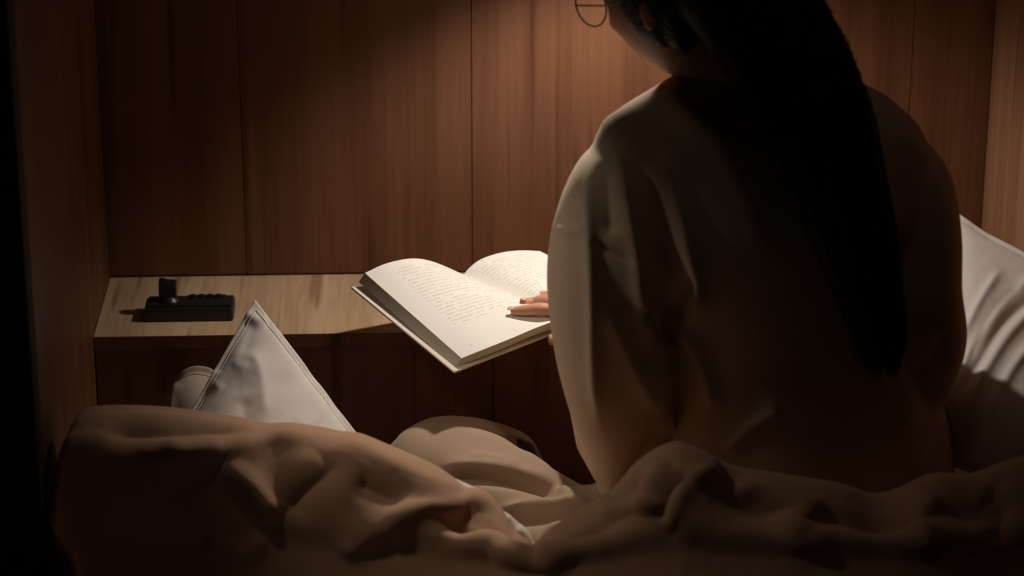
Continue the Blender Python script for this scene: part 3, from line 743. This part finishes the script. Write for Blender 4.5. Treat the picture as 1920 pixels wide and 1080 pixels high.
# collar band standing around the neck
ca = []
cc = P(1398, 118, 3.135)
for i in range(48):
    t = 2*math.pi*i/48; cxx, cyy = math.cos(t), math.sin(t)
    ca.append((cxx, cyy))
V = []; Fc = []
prof = [(.086, -.022), (.084, .0), (.078, .020), (.072, .034), (.068, .035), (.070, .018), (.074, -.004), (.076, -.022)]
for c_, s_ in ca:
    for r_, h_ in prof:
        V.append((cc[0]+c_*(r_+.004), cc[1]+s_*r_*.86+.012, cc[2]+h_-.004+.10*(-c_)*r_-.20*s_*r_))
k = len(prof)
for i in range(48):
    for j in range(k):
        a = i*k+j; b = i*k+(j+1) % k; i2 = ((i+1) % 48)*k; Fc.append((a, b, i2+(j+1) % k, i2+j))
mesh_obj('collar', V, Fc, m_shirt, shirt)
# cuff of the left sleeve
d = (WRL-ELL)/np.linalg.norm(WRL-ELL)
v, f = tube([(WRL-d*.030, .034, .034), (WRL-d*.026, .0365, .0365), (WRL+d*.006, .035, .035), (WRL+d*.010, .030, .030)], n=30); mesh_obj('cuff', v, f, m_shirt, shirt)

# ---- trousers
tl_ = [(HL+np.array([.05, 0, 0]), .10, .09), (P(1230, 1015, 3.15), .10, .075), (P(1100, 1010, 3.17), .088, .060), (P(1000, 980, 3.20), .085, .070), (P(930, 946, 3.225), .083, .076), (P(860, 910, 3.25), .080, .078), (P(790, 884, 3.27), .07, .070), (P(752, 880, 3.28), .045, .045), (P(738, 882, 3.285), .02, .02)]
shn = [(P(768, 858, 3.31), .045, .035), (P(820, 850, 3.33), .055, .050), (P(880, 850, 3.345), .052, .050), (P(940, 866, 3.36), .046, .048), (P(962, 874, 3.37), .040, .044), (P(970, 878, 3.375), .034, .038)]
trr = [(HRt, .10, .10), (P(1420, 985, 3.14), .11, .10), (P(1250, 1010, 3.12), .10, .09), (P(1120, 1015, 3.13), .085, .075), (P(1000, 1010, 3.16), .065, .06), (P(930, 1005, 3.18), .05, .05)]
seat = [(hip+np.array([0, 0, .05]), .19, .13), (hip, .20, .15), (hip+np.array([0, 0, -.06]), .19, .14), (hip+np.array([0, 0, -.115]), .15, .11)]
co, no, fs = remesh([tube(sm_rings(tl_, 40), n=48, ref=(0, 0, 1)), tube(sm_rings(shn, 24), n=36, ref=(0, 0, 1)), tube(sm_rings(trr, 30), n=36, ref=(0, 0, 1)), tube([(HRt, .10, .10), ((HRt+KNR)/2, .095, .095), (KNR, .075, .075), (KNR+(KNR-HRt)*.25, .045, .045)], n=36, ref=(0, 0, 1)), tube([(KNR, .07, .07), ((KNR+ANR)/2, .075, .07), (ANR+(KNR-ANR)*.1, .06, .055)], n=36, ref=(0, 0, 1)), tube(seat, n=48, ref=(0, 1, 0))], .0035, smooth=7)
co = co+no*(vnoise(co, 9, 21)*.0025)[:, None]
co = folds(co, no, [
    R([(805, 812), (850, 802), (900, 812), (950, 835), (1010, 878), (1060, 915)], .010, 8, 12),
    R([(800, 806), (850, 794), (905, 804), (950, 822), (1000, 860)], -.012, 7, 7),
    R([(815, 872), (870, 872), (930, 878), (1000, 898), (1060, 925), (1120, 948)], .010, 12, 8),
    R([(820, 893), (880, 893), (950, 900), (1010, 914), (1070, 935)], -.016, 7, 9),
    R([(870, 855), (920, 860), (980, 880)], .004, 5, 6),
    R([(930, 955), (980, 948), (1050, 942), (1120, 948)], .009, 6, 6),
    R([(930, 975), (990, 970), (1060, 962), (1110, 958)], -.018, 9, 14),
    R([(1010, 1040), (1030, 990), (1060, 975), (1100, 972)], .009, 9, 9)])
co[:, 2] = np.maximum(co[:, 2], ZM+.002)
trs = mesh_obj('trousers', co, fs, m_trs, per)
# open hem of the trouser leg: a hollow fold of cloth
hr0 = [(962, 818), (985, 822), (1001, 832), (1023, 868), (1047, 905), (1030, 910), (1000, 885), (974, 850)]
hr1 = [(940, 812), (958, 812), (975, 826), (990, 858), (1012, 895), (1000, 902), (975, 875), (955, 845)]
V = []; n_ = 40
def ringc(pts, y, k=1.0):
    L = [P(a, b, y) for a, b in pts]; L = L+L[:3]; g = crom(np.array(L), np.linspace(1, len(pts)+1, n_, endpoint=False))
    g = crom(np.array([P(a, b, y) for a, b in pts+pts[:3]]), np.linspace(1, len(pts)+1, n_, endpoint=False)); c = g.mean(0); return c+(g-c)*k
RG = [ringc(hr1, 3.365), ringc(hr0, 3.322, .98), ringc(hr0, 3.320, 1.0), ringc(hr0, 3.322, .84), ringc(hr1, 3.362, .78)]
for g in RG: V += list(g)
Fc = []
for i in range(len(RG)-1):
    for j in range(n_):
        a = i*n_+j; b = i*n_+(j+1) % n_; Fc.append((a, b, b+n_, a+n_))
mesh_obj('hem', V, Fc, m_trs, trs)

# ---- hair
hp = []
def capv():
    n, m = 60, 40; V = []; Fc = []
    for i in range(m+1):
        ph = math.pi*i/m
        for j in range(n):
            th = 2*math.pi*j/n
            d = np.array([math.sin(ph)*math.cos(th), math.sin(ph)*math.sin(th), math.cos(ph)])
            V.append(H(d[0]*.088, -.020+d[1]*(.094 if d[1] > 0 else .105), .018+d[2]*.112))
    for i in range(m):
        for j in range(n):
            a0 = i*n+j; b0 = i*n+(j+1) % n; Fc.append((a0, a0+n, b0+n, b0))
    return V, Fc
hp.append(capv())
hb = [(-140, 1280, 1480), (-60, 1262, 1512), (0, 1290, 1531), (80, 1345, 1572), (160, 1385, 1612), (240, 1425, 1640), (350, 1480, 1664), (450, 1525, 1680), (560, 1572, 1690), (640, 1605, 1692), (690, 1632, 1680)]
ydep = [3.12, 3.09, 3.06, 3.03, 3.005, 2.985, 2.972, 2.97, 2.975, 2.98, 2.985]
tk = [.07, .075, .07, .06, .05, .045, .038, .034, .030, .020, .008]
hrings = []
for (py, a, b), y, t in zip(hb, ydep, tk):
    p0, p1 = P(a, py, y), P(b, py, y); hrings.append(((p0+p1)/2, (p1[0]-p0[0])/2, t, 2.2))
hp.append(tube(sm_rings(hrings, 50), n=48, ref=(0, 1, 0)))
co, no, fs = remesh(hp, .005, smooth=8)
# keep the face clear: pull the cap behind the hairline
loc = (co-HC)@HR
m_ = (loc[:, 1] > .035) & (np.linalg.norm(loc, axis=1) < .16) & (loc[:, 2] < .075)
co[m_] = HC+(np.stack([loc[m_][:, 0]*.80, np.minimum(loc[m_][:, 1], .06)*.75, loc[m_][:, 2]*.85], 1))@HR.T
q = proj(co)
co = co+no*(np.sin(q[:, 0]*.9+np.sin(q[:, 1]*.02)*4)*.0008+vnoise(co*np.array([1, 1, .12]), 90, 2)*.0022)[:, None]
hair = mesh_obj('hair', co, fs, m_hair, per)
V = []; Fc = []
cen = np.array([r[0] for r in hrings]); wid = np.array([[r[1], r[2]] for r in hrings])
for s in range(240):
    th = rng.uniform(0, 2*math.pi); rr_ = rng.uniform(.88, 1.04); t0 = rng.uniform(1.5, 5); t1 = rng.uniform(9.0, 10.0)
    tt = np.linspace(t0, t1, 16); c = crom(cen, tt); w_ = crom(wid, tt)
    ph = rng.uniform(0, 6); am = rng.uniform(.0, .003)
    pts = np.stack([c[:, 0]+w_[:, 0]*math.cos(th)*rr_+am*np.sin(tt*1.3+ph), c[:, 1]+w_[:, 1]*math.sin(th)*rr_, c[:, 2]], 1)
    tail = np.array([[rng.uniform(-.003, .003), 0, -rng.uniform(.004, .022)]])+pts[-1:]
    pts = np.concatenate([pts, tail]); v, f = cord(pts, rng.uniform(.0012, .0024), n=5, taper=True)
    o_ = len(V); V += v; Fc += [tuple(i+o_ for i in a) for a in f]
for pts in ([(1528, -10), (1545, 8), (1562, 20), (1570, 24)], [(1532, 5), (1550, 18), (1566, 25)], [(1548, 30), (1566, 60), (1590, 100), (1610, 130)], [(1600, 140), (1622, 170), (1640, 215), (1650, 250)], [(1590, 120), (1612, 150), (1630, 190)]):
    v, f = cord(dense([P(a, b, 3.04) for a, b in pts], 12), .0005, n=4, taper=True)
    o_ = len(V); V += v; Fc += [tuple(i+o_ for i in a) for a in f]
st = mesh_obj('hair_strands', V, Fc, m_hair, hair); st['kind'] = 'stuff'

# ------------------------------------------------------------------ the open book
bk = empty('book', tuple(P(868, 560, 3.42)), 'open hardback book with printed cream pages held above the ledge', 'book')
def block(name, g, drop, mat, nrm, label=None):
    """page stack: printed top sheet plus a thick edge, thickest at the spine side arch"""
    m, n = g.shape[:2]
    uu, vv = np.meshgrid(np.linspace(0, 1, n), np.linspace(0, 1, m))
    lowg = g-nrm*drop[None, :, None]
    st_ = mesh_obj(name, np.concatenate([g.reshape(-1, 3), lowg.reshape(-1, 3)]), grid_faces(m, n, m*n, True)
             + [(i*n+n-1, (i+1)*n+n-1, (i+1)*n+n-1+m*n, i*n+n-1+m*n) for i in range(m-1)]
             + [(j, j+1, j+1+m*n, j+m*n) for j in range(n-1)]+[((m-1)*n+j+1, (m-1)*n+j, (m-1)*n+j+m*n, (m-1)*n+j+1+m*n) for j in range(n-1)],
             m_edge, bk, smooth=False,
             uvs=np.concatenate([np.stack([uu+vv, np.zeros_like(uu)], -1).reshape(-1, 2), np.stack([uu+vv, np.ones_like(uu)], -1).reshape(-1, 2)]))
    mesh_obj('page', g.reshape(-1, 3)+nrm*.0003, grid_faces(m, n), m_page, st_, uvs=np.stack([uu, vv], -1).reshape(-1, 2))
    return lowg
def nrm_of(g): 
    n = np.cross(g[-1, 0]-g[0, 0], g[0, -1]-g[0, 0]); n /= np.linalg.norm(n); return n if n[2] > 0 else -n
nl, nr2 = nrm_of(gl_), nrm_of(gr_)
dn = np.array([.53, -.1, .84]); dnr = np.array([-.2, -.1, .97])
tt = np.linspace(0, 1, 40)
lowl = block('page_block', gl_, .0165*np.clip(tt*6, .15, 1), m_edge, dn)
lowr = block('page_block', gr_, .012*np.clip(tt*6, .15, 1), m_edge, dnr)
# cover: flat boards under each stack, reaching past the pages, thickened
def board(T0, T1, B0, B1, name='cover'):
    c = np.array([T0, T1, B1, B0])
    n = np.cross(c[1]-c[0], c[3]-c[0]); n /= np.linalg.norm(n); n = n if n[2] > 0 else -n
    g = np.array([[c[0]*(1-u)*(1-v)+c[1]*u*(1-v)+c[3]*(1-u)*v+c[2]*u*v for u in np.linspace(0, 1, 20)] for v in np.linspace(0, 1, 20)])
    o = mesh_obj(name, g.reshape(-1, 3), grid_faces(20, 20), m_cover, bk)
    s = o.modifiers.new('s', 'SOLIDIFY'); s.thickness = .0035; s.offset = 0
    b = o.modifiers.new('b', 'BEVEL'); b.width = .0012; b.segments = 3; b.limit_method = 'ANGLE'
    return o
dw = gl_[0, -1]-gl_[0, 0]; dw /= np.linalg.norm(dw); dvv = gl_[-1, -1]-gl_[0, -1]; dvv /= np.linalg.norm(dvv)
e_ = np.array([0, 0, -.0026])
cTF = lowl[0, -1]+dw*.010-dvv*.004+e_*4; cBF = lowl[-1, -1]+dw*.007+dvv*.009+e_
dwr = gr_[0, -1]-gr_[0, 0]; dwr /= np.linalg.norm(dwr)
cTR = lowr[0, -1]+dwr*.008-dvv*.004+e_; cBR = lowr[-1, -1]+dwr*.008+dvv*.006+e_
cTS, cBS = P(866, 531, YS+.012), P(1088, 606, YT+.02)
board(cTS, cTF, cBS, cBF)
board(cTS, cTR, cBS, cBR)
